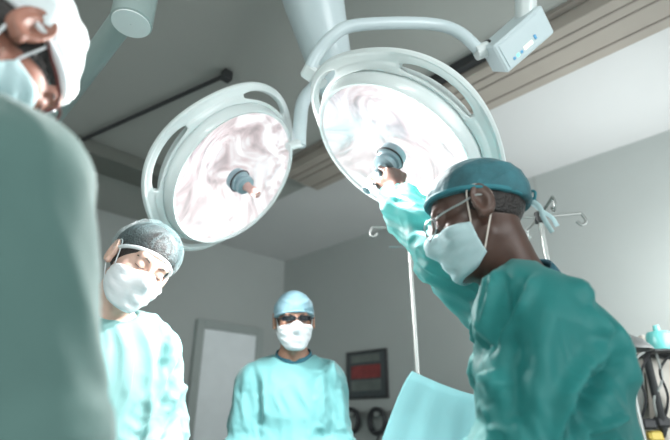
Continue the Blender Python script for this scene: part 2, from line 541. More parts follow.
# ------------------------------------------------------------------ people
def head_core(P, ears=True):
    """head frame: origin between the temples at eye level, +Y is the face"""
    d = ell(P, (0, -.012, .035), (.076, .096, .083))
    d = smin(d, ell(P, (0, .026, -.045), (.058, .060, .072)), .03)
    d = smin(d, sph(P, (0, .066, -.098), .020), .03)
    for s in (-1, 1):
        d = smin(d, cap(P, (s * .050, -.002, -.055), (s * .015, .062, -.098), .016), .025)
        d = smin(d, sph(P, (s * .042, .052, -.026), .024), .02)
    d = smin(d, cap(P, (-.034, .078, .024), (.034, .078, .024), .013), .016)
    for s in (-1, 1):
        d = smax(d, -sph(P, (s * .033, .105, .003), .018), .012)
    d = smin(d, cap(P, (0, .088, .012), (0, .110, -.030), .007, .011), .012)
    for s in (-1, 1):
        d = smin(d, sph(P, (s * .011, .099, -.034), .008), .008)
        d = smin(d, sph(P, (s * .031, .0755, .001), .0122), .008)
    d = smin(d, cap(P, (-.017, .088, -.061), (.017, .088, -.061), .006), .008)
    d = smin(d, cap(P, (-.014, .086, -.072), (.014, .086, -.072), .007), .008)
    if ears:
        for s in (-1, 1):
            Q = P.copy(); Q[:, 0] *= s
            e = ell(Q, (.082, -.010, -.002), (.010, .021, .033))
            e = smax(e, -ell(Q, (.093, -.006, .002), (.010, .011, .020)), .006)
            ring = np.sqrt((np.sqrt(((Q[:, 1] + .011) / .019) ** 2 + ((Q[:, 2] - .002) / .030) ** 2) - 1) ** 2 * .024 ** 2 + (Q[:, 0] - .088) ** 2) - .0038
            e = smin(e, ring, .004)
            e = smin(e, sph(Q, (.083, .002, -.028), .008), .006)
            d = smin(d, e, .008)
    return d

def radial_shell(fn, thetas, zfun, off, rmax=.17, sm=2, extra=None, center=(0, 0)):
    """wrap a sheet round the head; zfun(theta, v) -> height; returns grid of points"""
    nv = zfun.nv
    T, Vv = np.meshgrid(thetas, np.linspace(0, 1, nv), indexing='ij')
    Z = zfun(T, Vv)
    rs = np.linspace(.03, rmax, 110)
    best = np.full(T.shape, .04)
    for r in rs:
        P = np.stack([center[0] + r * np.sin(T), center[1] + r * np.cos(T), Z], -1).reshape(-1, 3).astype(np.float32)
        d = fn(P).reshape(T.shape)
        best = np.where(d < off, r, best)
    Rr = best.copy()
    for _ in range(sm):
        Q = np.pad(Rr, 1, mode='edge')
        S = (Q[:-2, 1:-1] + Q[2:, 1:-1] + Q[1:-1, :-2] + Q[1:-1, 2:] + Rr * 2) / 6
        Rr = np.maximum(S, best)
    if extra is not None: Rr = Rr + extra(T, Vv)
    return np.stack([center[0] + Rr * np.sin(T), center[1] + Rr * np.cos(T), Z], -1)

def grid_faces(nu, nv, closed=False):
    f = []
    for i in range(nu if closed else nu - 1):
        for j in range(nv - 1):
            a, b = i * nv + j, ((i + 1) % nu) * nv + j
            f.append((a, b, b + 1, a + 1))
    return f

def thick(o, t, off=1.0):
    md = o.modifiers.new('thickness', 'SOLIDIFY'); md.thickness = t; md.offset = off
    return o

def hand_sdf(P, wrist, d, n, s, curls, spread=.06, thumb=None, r=1.0):
    """wrist point, d towards the knuckles, n out of the palm, s towards the thumb side"""
    w, d, n, s = [Vector(q) for q in (wrist, d, n, s)]
    palm = w + d * .045
    Mx = Matrix((( *s, 0), (*d, 0), (*n, 0), (0, 0, 0, 1))).transposed(); Mx.translation = palm
    dd = ell(xf(P, Mx), (0, 0, 0), (.041, .052, .016))
    dd = smin(dd, cap(P, w - d * .02, w + d * .02, .025, .028), .02)
    L = [(.046, .027, .022), (.050, .031, .023), (.047, .029, .023), (.038, .022, .019)]
    for i in range(4):
        x = (1.5 - i) * .0195
        p = w + d * (.088 - abs(i - 1.2) * .004) + s * x + n * .001
        a = 0
        dirx = (d + s * (x * spread / .02)).normalized()
        q0 = p - d * .03
        dd = smin(dd, cap(P, q0, p, .0105 * r, .0098 * r), .008)
        fing = None
        for j in range(3):
            a += math.radians(curls[j])
            dr = dirx * math.cos(a) + n * math.sin(a)
            q = p + dr * L[i][j]
            c = cap(P, p, q, (.0094 - j * .0010) * r, (.0086 - j * .0010) * r)
            fing = c if fing is None else smin(fing, c, .003)
            p = q
        dd = smin(dd, fing, .003)
    th = thumb or [(.03, .6, .35), (.032, .75, .55), (.026, .75, .7)]
    p = w + d * .025 + s * .024 + n * .004
    t = None
    for k, (ln, fd, fn_) in enumerate(th):
        dr = (d * fd + n * fn_ + s * (.75 - .35 * k)).normalized()
        q = p + dr * ln
        c = cap(P, p, q, (.0135 - .0018 * k) * r, (.0115 - .0018 * k) * r)
        t = c if t is None else smin(t, c, .004)
        p = q
    return smin(dd, t, .008)

def person(label, root, face, s, head_at, pitch, yaw, roll, sh, el, wr, skin, gown_m, lean=.0, res=.008,
           cap_kind='surgical', cap_m=None, mask_m=None, mask_bulge=0.0, glasses=None, grip=None, creases=(), fold=1.0,
           hunch=0.0, seed=0, brows=True, ties=False, gown_r=1.0, res_head=.0032, sculpt=(), capscale=1.0, capz=(.36, .030), puff=0.0, armr=(0, 0), collar_m='collar'):
    rw = Wd(*root, 0)
    fw = Wd(*face); fw.normalize()
    rz = math.atan2(-fw.x, fw.y)
    E = empty('person', (rw.x, rw.y, 0), rz)
    tag(E, label, 'person')
    Rinv = Matrix.Rotation(-rz, 4, 'Z')
    def loc(wp):  # a world point into the person's own frame before scaling
        v = Rinv @ (Vector(wp) - Vector((rw.x, rw.y, 0)))
        return v / s
    def ly(z): return lean * max(0.0, z - .95)
    H0 = loc(head_at)
    Hm = Matrix.Translation(H0) @ Matrix.Rotation(yaw, 4, 'Z') @ Matrix.Rotation(-pitch, 4, 'X') @ Matrix.Rotation(roll, 4, 'Y')
    SHJ = {}
    for i, sg in ((0, -1), (1, 1)):
        S_ = Vector((sg * .170, ly(1.38) - .01, 1.362)) if sh[i] is None else loc(sh[i])
        E_ = Vector(el[i]) if not isinstance(el[i], tuple) or el[i][0] != 'w' else loc(el[i][1])
        W_ = Vector(wr[i]) if not isinstance(wr[i], tuple) or wr[i][0] != 'w' else loc(wr[i][1])
        SHJ[i] = (S_, E_, W_)
    NB = Vector((0, ly(1.44) - .025, 1.44))
    NT = Hm @ Vector((0, -.022, -.045))
    def put(V): return np.asarray(V) * s
    def shear(P):
        Q = P.copy(); Q[:, 1] -= lean * np.maximum(0, P[:, 2] - .95)
        return Q
    def torso(P, g):
        Q = shear(P)
        d = ell(Q, (0, -.005, 1.24), (.165 + g, .112 + g, .21 + g))
        d = smin(d, ell(Q, (0, 0, 1.0), (.155 + g, .112 + g, .20 + g)), .08)
        d = smin(d, cap(Q, (-.130, -.015, 1.385), (.130, -.015, 1.385), .052 + g), .05)
        if hunch: d = smin(d, ell(Q, (0, -.07, 1.33), (.13 + g, .075 + g, .13 + g)), .07)
        if puff and g > .01: d = smin(d, ell(Q, (0, -.080, 1.34), (.13, .070 + puff, .10)), .06)
        for sg in (-1, 1): d = smin(d, cap(Q, (sg * .11, -.02, 1.40), (sg * .01, -.028, 1.475), .044 + g * .6, .040 + g * .3), .05)
        return d
    def arm(P, i, g, wmul=1.0):
        S_, E_, W_ = SHJ[i]
        if wmul > 1: W_ = W_ - (W_ - E_) * (.14 if grip and grip.get(i) else .04)
        x_ = armr[i] if wmul > 1 else 0
        return smin(cap(P, S_, E_, .052 + g, .040 + g * wmul + x_), cap(P, E_, W_, .040 + g * wmul + x_, .026 + g * .8 + x_ * .6), .03)
    # ---- body: one surface (head, neck, trunk, arms, hands, legs)
    def neck(P):
        d = cap(P, NB, NT, .060, .053)
        return smin(d, cap(P, NB + Vector((0, .03, -.01)), Hm @ Vector((0, .03, -.075)), .035, .028), .03)
    def f_head(P):
        d = smin(head_core(xf(P, Hm)), neck(P), .022)
        return smin(d, torso(P, -.006), .03)
    c = np.array(H0)
    def f_head_box(P):
        q = np.abs(P - V3((c[0], c[1] - .01, c[2] - .055))) - V3((.135, .15, .19))
        return np.maximum(f_head(P), q.max(1))
    V, Fq = nets(f_head_box, c - (.15, .17, .26), c + (.15, .16, .15), res_head)
    parts = [(V, Fq)]
    def f_low(P):
        d = torso(P, -.008)
        for i in (0, 1): d = smin(d, arm(P, i, -.004), .04)
        for sg in (-1, 1):
            d = smin(d, cap(P, (sg * .085, 0, .92), (sg * .095, .015, .50), .080, .055), .04)
            d = smin(d, cap(P, (sg * .095, .015, .50), (sg * .10, 0, .09), .055, .040), .03)
            d = smin(d, cap(P, (sg * .10, 0, .055), (sg * .105, .13, .035), .035, .03), .02)
        return smin(d, cap(P, NB, NB + (NT - NB) * .45, .058, .053), .03)
    pts = np.array([list(p) for i in (0, 1) for p in SHJ[i]] + [[-.25, -.25, 0], [.25, .3 + lean * .5, 1.5]])
    lo, hi = pts.min(0) - .09, pts.max(0) + .09
    lo[2] = max(lo[2], -.02)
    parts.append(nets(f_low, lo, hi, .013))
    for i in (0, 1):
        S_, E_, W_ = SHJ[i]
        if grip and grip.get(i):
            g = grip[i]; dd, nn, ss = [(Rinv.to_3x3() @ Vector(q)).normalized() for q in g['frame']]
            nn = (nn - dd * nn.dot(dd)).normalized(); ss_ = dd.cross(nn) * (1 if dd.cross(nn).dot(ss) > 0 else -1)
            fn = lambda P, W_=W_, dd=dd, nn=nn, ss_=ss_, g=g: smin(hand_sdf(P, W_, dd, nn, ss_, g['curl'], thumb=g.get('thumb')), cap(P, W_, E_ * .15 + W_ * .85, .026, .029), .01)
        else:
            dd = (W_ - E_).normalized()
            nn = Vector((-1 if i else 1, 0, 0)); nn = (nn - dd * nn.dot(dd)).normalized()
            ss_ = dd.cross(nn); ss_ = ss_ if ss_.z > 0 else -ss_
            fn = lambda P, W_=W_, dd=dd, nn=nn, ss_=ss_, E_=E_: smin(hand_sdf(P, W_, dd, nn, ss_, (22, 28, 20)), cap(P, W_, E_ * .15 + W_ * .85, .026, .029), .01)
        q = np.array(W_ + dd * .06)
        parts.append(nets(fn, q - .15, q + .15, .003))
    n0 = 0; VV = []; FF = []
    for v, f in parts:
        VV.append(v); FF.append(f + n0); n0 += len(v)
    mesh_obj('body', put(np.concatenate(VV)), np.concatenate(FF), M[skin], E)
    # ---- gown
    gr = .030 * gown_r
    def f_gown(P):
        d = torso(P, gr - .004)
        Q = shear(P)
        sk = np.stack([Q[:, 0], Q[:, 1] * 1.25, Q[:, 2]], 1)
        d = smin(d, cap(sk, (0, 0, 1.0), (0, 0, .55), .185, .235) * .85, .05)
        d = np.maximum(d, .42 - P[:, 2])
        for i in (0, 1): d = smin(d, arm(P, i, gr - .004, 1.1), .045)
        for (a, b_, r_, k) in creases:
            q = cap(P, a, b_, abs(r_))
            d = smin(d, q, k) if r_ > 0 else smax(d, -q, k)
        nk = cap(P, NB + (NT - NB) * .12, NT, .074, .094)
        return smax(d, -nk, .012)
    V, Fq = nets(f_gown, lo - .03, hi + .03, res)
    N = normals(V, Fq)
    # cloth folds: hanging folds on the trunk, slanting folds and crumples on the sleeves
    def local_xy(V): return V
    Pf = V + seed * 7.3
    tor = np.stack([Pf[:, 0] * 13 + vnoise(Pf * 5) * 1.0, Pf[:, 1] * 13, Pf[:, 2] * 3.0], 1)
    f_t = ridged(tor) * .0075 + ridged(np.stack([tor[:, 0] * 2.1, tor[:, 1] * 2.1, tor[:, 2] * 2.6], 1)) * .003 + vnoise(Pf * 4) * .008
    disp = f_t.copy()
    for i in (0, 1):
        S_, E_, W_ = SHJ[i]
        for (A, B_, amp) in ((S_, E_, 1.0), (E_, W_, 1.1)):
            Av, Bv = np.array(A), np.array(B_)
            ax = (Bv - Av); ln = np.linalg.norm(ax); ax = ax / ln
            t = (V - Av) @ ax
            perp = V - Av - t[:, None] * ax
            dist = np.linalg.norm(perp, axis=1)
            e1 = np.cross(ax, (0.3, .9, .2)); e1 /= np.linalg.norm(e1); e2 = np.cross(ax, e1)
            u, w = perp @ e1, perp @ e2
            a_ = t * 6
            uu, ww = u * np.cos(a_) - w * np.sin(a_), u * np.sin(a_) + w * np.cos(a_)
            C = np.stack([uu * 20 + seed, ww * 20, t * 5 + vnoise(Pf * 9) * .7], 1)
            fl = ridged(C) * .0085 * amp + ridged(C * (2.2, 2.2, 2.6)) * .0032
            crm = np.exp(-((t - ln) / .07) ** 2) + .7 * np.exp(-(t / .06) ** 2) * (amp > 1)
            fl = fl + crm * ridged(np.stack([t * 26 + u * 14, u * 6 + seed, w * 6], 1)) * .007
            wgt = np.clip(1.4 - dist / .11, 0, 1) * np.clip((t + .02) / .08, 0, 1) * np.clip((ln - t + .06) / .06, 0, 1)
            disp = disp * (1 - wgt) + fl * wgt
    if sculpt:
        Ro = np.array(Matrix.Rotation(rz, 3, 'Z')); 
        Wp = (V * s) @ Ro.T + np.array([rw.x, rw.y, -CAMZ])
        Nw = N @ Ro.T
        xr, yf, zu = (Wp[:, 0] - Wp[:, 1]) * R2, (Wp[:, 0] + Wp[:, 1]) * R2, Wp[:, 2]
        Dp = np.maximum(yf * CP + zu * SP, .05)
        px_, py_ = 335 + FPX * xr / Dp, 220 - FPX * (zu * CP - yf * SP) / Dp
        facing = -(Nw * Wp).sum(1) / np.linalg.norm(Wp, axis=1)
        fm_ = np.clip(facing * 4 + .2, 0, 1)
        for poly, wpx, amp in sculpt:
            best = np.full(len(V), 1e9); tb_ = np.zeros(len(V))
            L_ = len(poly) - 1
            for q in range(L_):
                ax_, ay_ = poly[q]; bx_, by_ = poly[q + 1]
                dx, dy = bx_ - ax_, by_ - ay_
                t_ = np.clip(((px_ - ax_) * dx + (py_ - ay_) * dy) / (dx * dx + dy * dy + 1e-9), 0, 1)
                dd_ = np.hypot(px_ - ax_ - t_ * dx, py_ - ay_ - t_ * dy)
                m_ = dd_ < best; best = np.where(m_, dd_, best); tb_ = np.where(m_, (q + t_) / L_, tb_)
            prof = np.exp(-(best / wpx) ** 2) * (np.clip(np.sin(tb_ * PI) * 1.6 + .25, 0, 1) if L_ else 1)
            disp = disp + prof * amp / fold * fm_
    near_neck = np.clip((np.linalg.norm(V - np.array(NB), axis=1) - .085) / .06, .1, 1)
    V = V + N * ((disp - .002) * fold * near_neck)[:, None]
    mesh_obj('gown', put(V), Fq, M[gown_m], E)
    # ---- scrub collar round the neck, inside the gown's neckline
    axn = (NT - NB).normalized()
    e1 = Vector((1, 0, 0)); e1 = (e1 - axn * e1.dot(axn)).normalized(); e2 = axn.cross(e1)
    rows = []
    for k in range(48):
        a = 2 * PI * k / 48
        front = max(0, math.sin(a))
        for (h_, rr) in ((-.02, .080), (.010, .080), (.036, .074), (.048, .070)):
            hh = h_ + .012 - .026 * front
            p = NB + axn * hh + (e1 * math.cos(a) + e2 * math.sin(a) * 1.02) * (rr * (1 + .03 * math.sin(3 * a)))
            rows.append(p * s)
    thick(mesh_obj('scrub_collar', rows, grid_faces(48, 4, True), M[collar_m], E), .004)
    def hp(v): return (Hm @ Vector(v)) * s
    # ---- cap
    slope, z0 = capz
    def cutz(y): return z0 + slope * y
    rnd = np.random.RandomState(seed + 3)
    if cap_kind == 'surgical':
        def f_cap(P):
            d = ell(P, (0, -.013, .037), (.086, .107, .094))
            d = smin(d, ell(P, (0, -.06, .035), (.066, .060, .060)), .03)
            return smax(d, -(P[:, 2] - slope * P[:, 1] - z0) * .94, .004)
        V, Fq = nets(f_cap, (-.12, -.15, -.05), (.12, .13, .16), .0034)
        N = normals(V, Fq)
        w = ridged(np.stack([V[:, 0] * 22 + seed, V[:, 1] * 16, V[:, 2] * 34 + V[:, 1] * 12], 1)) * .0028
        V = V + N * w[:, None]
    else:
        big = capscale
        def f_cap(P):
            d = ell(P, (0, -.025, .050), (.094 * big, .116 * big, .093 * big))
            return smax(d, -(P[:, 2] - slope * P[:, 1] - z0 + .012) * .94, .012)
        V, Fq = nets(f_cap, (-.16, -.20, -.08), (.16, .16, .20), .0042)
        N = normals(V, Fq)
        w = ridged(np.stack([V[:, 0] * 26 + seed, V[:, 1] * 26, V[:, 2] * 14], 1)) * .006 + vnoise(V * 18) * .005
        V = V + N * w[:, None]
    co = mesh_obj('surgical_cap' if cap_kind == 'surgical' else 'bouffant_cap', put(apply(Hm, V)), Fq, M[cap_m], E)
    # band: follows the cap's lower edge
    ring = []
    zz0 = z0 if cap_kind == 'surgical' else z0 - .012
    bo = .004 if cap_kind == 'surgical' else -.004
    for k in range(60):
        a = 2 * PI * k / 60
        rs = np.linspace(.05, .16, 200)
        y = rs * math.cos(a); x = rs * math.sin(a); z = zz0 + bo + slope * y
        d = ell(np.stack([x, y, z], 1).astype(np.float32), (0, -.013, .037) if cap_kind == 'surgical' else (0, -.025, .050),
                (.087, .108, .095) if cap_kind == 'surgical' else (.092, .112, .091))
        r_ = rs[np.argmin(np.abs(d))]
        ring.append(hp((r_ * math.sin(a), r_ * math.cos(a), zz0 + bo + slope * r_ * math.cos(a))))
    MB().tube(ring, .0055 * s, 8, closed=True).obj('cap_band', M['cap_band'] if cap_m == 'cap_teal' else M['mask'] if cap_kind != 'surgical' else M[cap_m], co)
    if cap_kind != 'surgical':
        def f_hair(P):
            d = ell(P, (0, -.023, .044), (.087, .107, .090)) if cap_kind == 'net' else ell(P, (0, -.018, .036), (.083, .100, .089))
            d = smin(d, ell(P, (0, -.085, .01), (.055, .045, .055)), .03) if cap_kind == 'net' else d
            return smax(d, -(P[:, 2] - .9 * P[:, 1] + .035 + (.03 if cap_kind != 'net' else 0)) * .74, .01)
        V, Fq = nets(f_hair, (-.12, -.17, -.12), (.12, .12, .15), .005)
        mesh_obj('hair', put(apply(Hm, V)), Fq, M['hair'], E)
    else:
        def f_hair(P):
            d = ell(P, (0, -.016, .030), (.079, .097, .086))
            return smax(smax(d, -(P[:, 2] - .45 * P[:, 1] + .012) * .9, .006), P[:, 1] - .02, .01)
        V, Fq = nets(f_hair, (-.1, -.14, -.12), (.1, .06, .13), .005)
        mesh_obj('hair', put(apply(Hm, V)), Fq, M['hair'], E)
    if ties:
        tb = MB()
        k0 = (0, -.122, .005)
        tb.tube([hp(p) for p in smooth_path([(-.002, -.112, .0), (-.008, -.124, .014), (-.014, -.128, .006), (-.008, -.122, -.004), (-.002, -.113, -.002)])], .003 * s, 8)
        tb.tube([hp(p) for p in smooth_path([(.002, -.112, .0), (.012, -.124, .008), (.010, -.128, -.008), (.002, -.113, -.004)])], .003 * s, 8)
        tb.obj('cap_tie', M['cap_band'], co)
        st = MB()
        for q in (((-.004, -.114, 0), (-.012, -.122, -.025), (-.014, -.118, -.055), (-.006, -.122, -.085)), ((.004, -.114, 0), (.010, -.128, -.025), (.008, -.140, -.05), (.012, -.142, -.07))):
            st.tube([hp(p) for p in smooth_path(q)], .005 * s, 8, flat=.25)
        st.obj('cap_tie', M['mask_blue'], co)
    # ---- face mask
    fnh = lambda P: head_core(P, ears=False)
    TH = 1.22
    class Z:
        nv = 15
        def __call__(self, T, v):
            a = np.abs(T) / TH
            top = -.014 - .016 * a ** 1.3 + .008 * np.exp(-(T / .25) ** 2)
            bot = -.122 + .030 * a ** 2
            return top + (bot - top) * v
    pl = lambda T, v: .0016 * np.sin(v * PI * 7) * np.exp(-(T / 1.0) ** 4) + (mask_bulge * np.sin(np.clip(v * 1.1, 0, 1) * PI) * np.cos(T * .6)) + .0012 * np.sin(v * 23 + T * 9)
    th = np.linspace(-TH, TH, 41)
    G = radial_shell(fnh, th, Z(), .004, sm=14, extra=pl)
    G[:, -1, :2] *= .93
    mo = thick(mesh_obj('face_mask', put(apply(Hm, G.reshape(-1, 3))), grid_faces(41, 15), M[mask_m], E), .0022)
    for e, sg in ((0, -1), (-1, 1)):
        a, b_ = G[e, 0], G[e, -2]
        lp = [a, (sg * .083, .010, .030), (sg * .086, -.012, .036), (sg * .084, -.030, .018), (sg * .083, -.030, -.008), (sg * .080, -.012, -.035), b_]
        MB().tube([hp(p) for p in smooth_path(lp, 5)], .0018 * s, 6).obj('ear_loop', M['mask'] if skin != 'skin_dark' else M['loop'], mo)
    # ---- brows, lashes and eyes
    for sg in (-1, 1):
        eb, la = MB(), MB()
        eb.tube([hp(p) for p in smooth_path([(sg * .014, .090, .018), (sg * .032, .0885, .0235), (sg * .050, .072, .018)])], [.0032 * s] * 12 + [.0012 * s], 6, flat=.5)
        la.tube([hp(p) for p in smooth_path([(sg * .018, .0880, -.004), (sg * .031, .0912, -.0075), (sg * .044, .0825, -.004)])], .0012 * s, 6)
        eb.obj('eyebrow', M['hair'], E); la.obj('eyelash', M['hair'], E)
    # ---- glasses
    if glasses:
        kind, fm = glasses
        g = MB(); ln = MB()
        for sg in (-1, 1):
            ring = []
            for k in range(28):
                a = 2 * PI * k / 28
                cx, cz = math.cos(a), math.sin(a)
                cx = math.copysign(abs(cx) ** .6, cx); cz = math.copysign(abs(cz) ** .6, cz)
                x = sg * .033 + cx * .027; hh_ = .0085 if kind == 'dark' else .018
                ring.append((x, .112 - 7.0 * max(0, abs(x) - .012) ** 2 * 1.3, (.006 if kind == 'dark' else -.004) + cz * hh_))
            g.tube([hp(p) for p in ring], (.0026 if kind == 'dark' else .0016) * s, 6, closed=True)
            cidx = sum((Vector(p) for p in ring), Vector()) / len(ring)
            ln.add([hp(p) for p in ring] + [hp(cidx + Vector((0, .002, 0)))], [(k, (k + 1) % 28, 28) for k in range(28)])
            g.tube([hp(p) for p in smooth_path([(sg * .060, .088, .004), (sg * .074, .072, .006), (sg * .082, .03, .010), (sg * .085, -.005, .014), (sg * .084, -.028, .0)])], .0022 * s, 6)
        g.tube([hp(p) for p in smooth_path([(-.008, .112, .002), (0, .116, .006), (.008, .112, .002)])], .002 * s, 6)
        go = g.obj('glasses', M[fm], E)
        thick(ln.obj('lens', M['glass_dark'] if kind == 'dark' else M['clear'], go), .0015)
    # ---- trousers and clogs
    def f_tr(P):
        d = ell(P, (0, 0, .98), (.17, .125, .12))
        for sg in (-1, 1):
            d = smin(d, cap(P, (sg * .09, 0, .90), (sg * .10, .01, .12), .098, .072), .03)
        return np.maximum(d, .085 - P[:, 2])
    V, Fq = nets(f_tr, (-.27, -.2, .05), (.27, .2, 1.15), .014)
    mesh_obj('trousers', put(V), Fq, M['scrub'], E)
    for sg in (-1, 1):
        def f_sh(P, sg=sg):
            d = cap(P, (sg * .10, -.02, .055), (sg * .108, .14, .045), .048, .045)
            return smax(d, .002 - P[:, 2], .01)
        V, Fq = nets(f_sh, (sg * .1 - .09, -.12, -.02), (sg * .1 + .09, .24, .14), .008)
        V[:, 2] -= V[:, 2].min()
        mesh_obj('shoe', put(V), Fq, M['shoe'], E)
    return E, Hm, SHJ, loc
# ------------------------------------------------------------------ surgical lamps
def cam_dir(x, y, z):
    """viewer axes (right, up, towards viewer) -> room axes"""
    return Wd(x, -y * SP - z * CP, y * CP - z * SP).normalized()
def disc_frame(px, py, ex, ey, alpha, lx, ly_):
    """normal of a disc seen at (px, py) tilted by alpha towards (ex, ey); and an in-plane direction that shows as (lx, ly_)"""
    v = -Vector((px - 335, 220 - py, -FPX)).normalized()
    e = Vector((ex, ey, 0)); e = (e - v * e.dot(v)).normalized()
    a = math.radians(alpha)
    n = v * math.cos(a) + e * math.sin(a)
    l = Vector((lx, ly_, 0)); l = l - v * l.dot(v)
    l = (l - v * (l.dot(n) / v.dot(n))).normalized()
    return cam_dir(*n), cam_dir(*l)

def lamp(label, ring_c, n, lobes_dir, Rr, Rg, off, power, yoke=None, handle_len=.10):
    """n: where the light goes; lobes_dir: a direction in the room a lobe of the rim points to"""
    n = n.normalized()
    u = (lobes_dir - n * lobes_dir.dot(n)).normalized()
    v = n.cross(u)
    Mx = Matrix(((*u, 0), (*v, 0), (*n, 0), (0, 0, 0, 1))).transposed()
    E = empty('surgical_lamp', ring_c)
    E.rotation_euler = Mx.to_euler()
    tag(E, label, 'surgical lamp', None)
    # frame: origin at rim centre, +Z = light direction; glass at z = off
    nA = 144
    def Ro(a): return Rr * (1 + .03 * math.cos(4 * a))
    ri = Rg + .016
    def lobe(a):
        q = (a * 4 / (2 * PI)) % 1.0
        q = q if q < .5 else q - 1
        return abs(q) * 2           # 0 at lobe, 1 between
    sh_v, sh_f = [], []
    for k in range(nA):
        a = 2 * PI * k / nA
        lb = lobe(a)
        o = Ro(a)
        s0 = ri + .004; s1 = o - .016
        taper = max(0.0, 1 - (lb / .52) ** 4) if lb < .52 else 0
        mid = (s0 + s1) / 2
        hw = (s1 - s0) / 2 * math.sqrt(max(taper, .0))
        for r_, z_ in ((ri - .002, .012), (mid - max(hw, .002), .004), (mid + max(hw, .002), -.002), (o, -.012)):
            sh_v.append((r_ * math.cos(a), r_ * math.sin(a), z_))
    for k in range(nA):
        l = (k + 1) % nA
        for j in range(3):
            if j == 1 and lobe(2 * PI * (k + .5) / nA) < .51: continue
            sh_f.append((k * 4 + j, l * 4 + j, l * 4 + j + 1, k * 4 + j + 1))
    rim = mesh_obj('rim', sh_v, sh_f, M['lampwhite'], E)
    md = rim.modifiers.new('thickness', 'SOLIDIFY'); md.thickness = .022; md.offset = 0
    bv = rim.modifiers.new('bevel', 'BEVEL'); bv.width = .006; bv.segments = 3; bv.limit_method = 'ANGLE'
    ed = MB().tube([(Ro(a) * math.cos(a), Ro(a) * math.sin(a), -.012) for a in [2 * PI * k / nA for k in range(nA)]], .012, 10, closed=True)
    ed.obj('edge_bead', M['lampwhite'], E)
    # housing: cone between rim and glass, dome behind
    hs = MB()
    hs.lathe([(ri, -.02), (ri + .003, .0), (Rg + .012, off * .5), (Rg + .008, off * .9), (Rg + .003, off), (Rg - .004, off - .003), (Rg - .006, off - .012)], 96)
    hs.lathe([(.001, -.13), (.07, -.128), (.14, -.112), (.21, -.08), (.26, -.045), (ri, -.02)], 96)
    hs.obj('housing', M['lampwhite'], E)
    MB().lathe([(.001, off - .087), (.03, off - .085), (.08, off - .08), (.15, off - .06), (.21, off - .035), (Rg - .006, off - .012)], 96).obj('reflector', M['reflector'], E)
    MB().lathe([(.001, off + .004), (.12, off + .002), (Rg - .005, off - .004)], 96).obj('glass', M['clear'], E)
    # hub and sterile handle
    hub = MB().lathe([(.001, off - .02), (.043, off - .02), (.044, off + .004), (.040, off + .018), (.033, off + .022), (.033, off + .030), (.039, off + .033), (.037, off + .042), (.026, off + .046), (.001, off + .046)], 40).obj('hub', M['hubgrey'], E)
    MB().lathe([(.001, off + .044), (.019, off + .046), (.015, off + .06), (.017, off + .075), (.018, off + .05 + handle_len * .7), (.014, off + .05 + handle_len), (.001, off + .052 + handle_len)], 28).obj('handle', M['pink'] if handle_len < .09 else M['hubgrey'], E)
    MB().lathe([(.044, off + .002), (.047, off + .006), (.044, off + .010)], 40).obj('hub_ring', M['dark'], hub)
    # bulbs
    for k in range(3):
        a = 2 * PI * k / 3 + .6
        d = bpy.data.lights.new('lamp_bulb', 'SPOT'); d.energy = power / 3; d.spot_size = math.radians(125); d.spot_blend = .5
        d.shadow_soft_size = .004; d.color = (1, .985, .97)
        o = bpy.data.objects.new('lamp_bulb', d)
        o.location = (Rg * .55 * math.cos(a), Rg * .55 * math.sin(a), off + .012)
        o.rotation_euler = (PI, 0, 0)
        link(o, E)
    def toL(p): return (Matrix.Translation(ring_c) @ Mx).inverted() @ Vector(p)
    return E, toL, Mx

# right lamp
ncR, lbR = disc_frame(400, 134, -.60, -.80, 51, 27, 42)
RC = F(400, 145, 1.50)
LR, toR, MR = lamp('large round surgical lamp at the top centre, its handle held by the raised hand', RC, ncR, lbR, .330, .266, .06, 150, handle_len=.10)
def Rp(px, py, D): return toR(F(px, py, D))
yk = MB()
yk.tube(smooth_path([Rp(310, 68, 1.53), Rp(317, 54, 1.53), Rp(332, 37, 1.53), Rp(352, 26, 1.54), Rp(400, 23, 1.57), Rp(438, 25, 1.60), Rp(460, 33, 1.60), Rp(478, 49, 1.60)], 8), .0205, 16)
yk.obj('yoke', M['lampblue'], LR)
pv = MB()
pv.box(Rp(312, 72, 1.55), (.05, .05, .07), rot=Matrix.Rotation(.6, 3, 'Y'), bev=.008)
pv.tube([Rp(312, 72, 1.55), Rp(322, 84, 1.53)], .02, 14)
pv.obj('pivot', M['lampwhite'], LR)
# control box on the yoke's end; its support arm goes up out of the picture
A_, B_, C_, D_ = F(494, 47, 1.55), F(533, 8, 1.55), F(553, 39, 1.55), F(508, 73, 1.55)
ctr = (A_ + B_ + C_ + D_) / 4
ux = ((B_ - A_) + (C_ - D_)).normalized()
uy = ((A_ - D_) + (B_ - C_)); uy = (uy - ux * uy.dot(ux)).normalized()
uz = ux.cross(uy)
if uz.dot(Vector((0, 0, CAMZ)) - ctr) < 0: uz = -uz
RB = MR.to_3x3().transposed() @ Matrix((ux, uy, uz)).transposed()
TL = (B_ - A_).length; TW = (A_ - D_).length
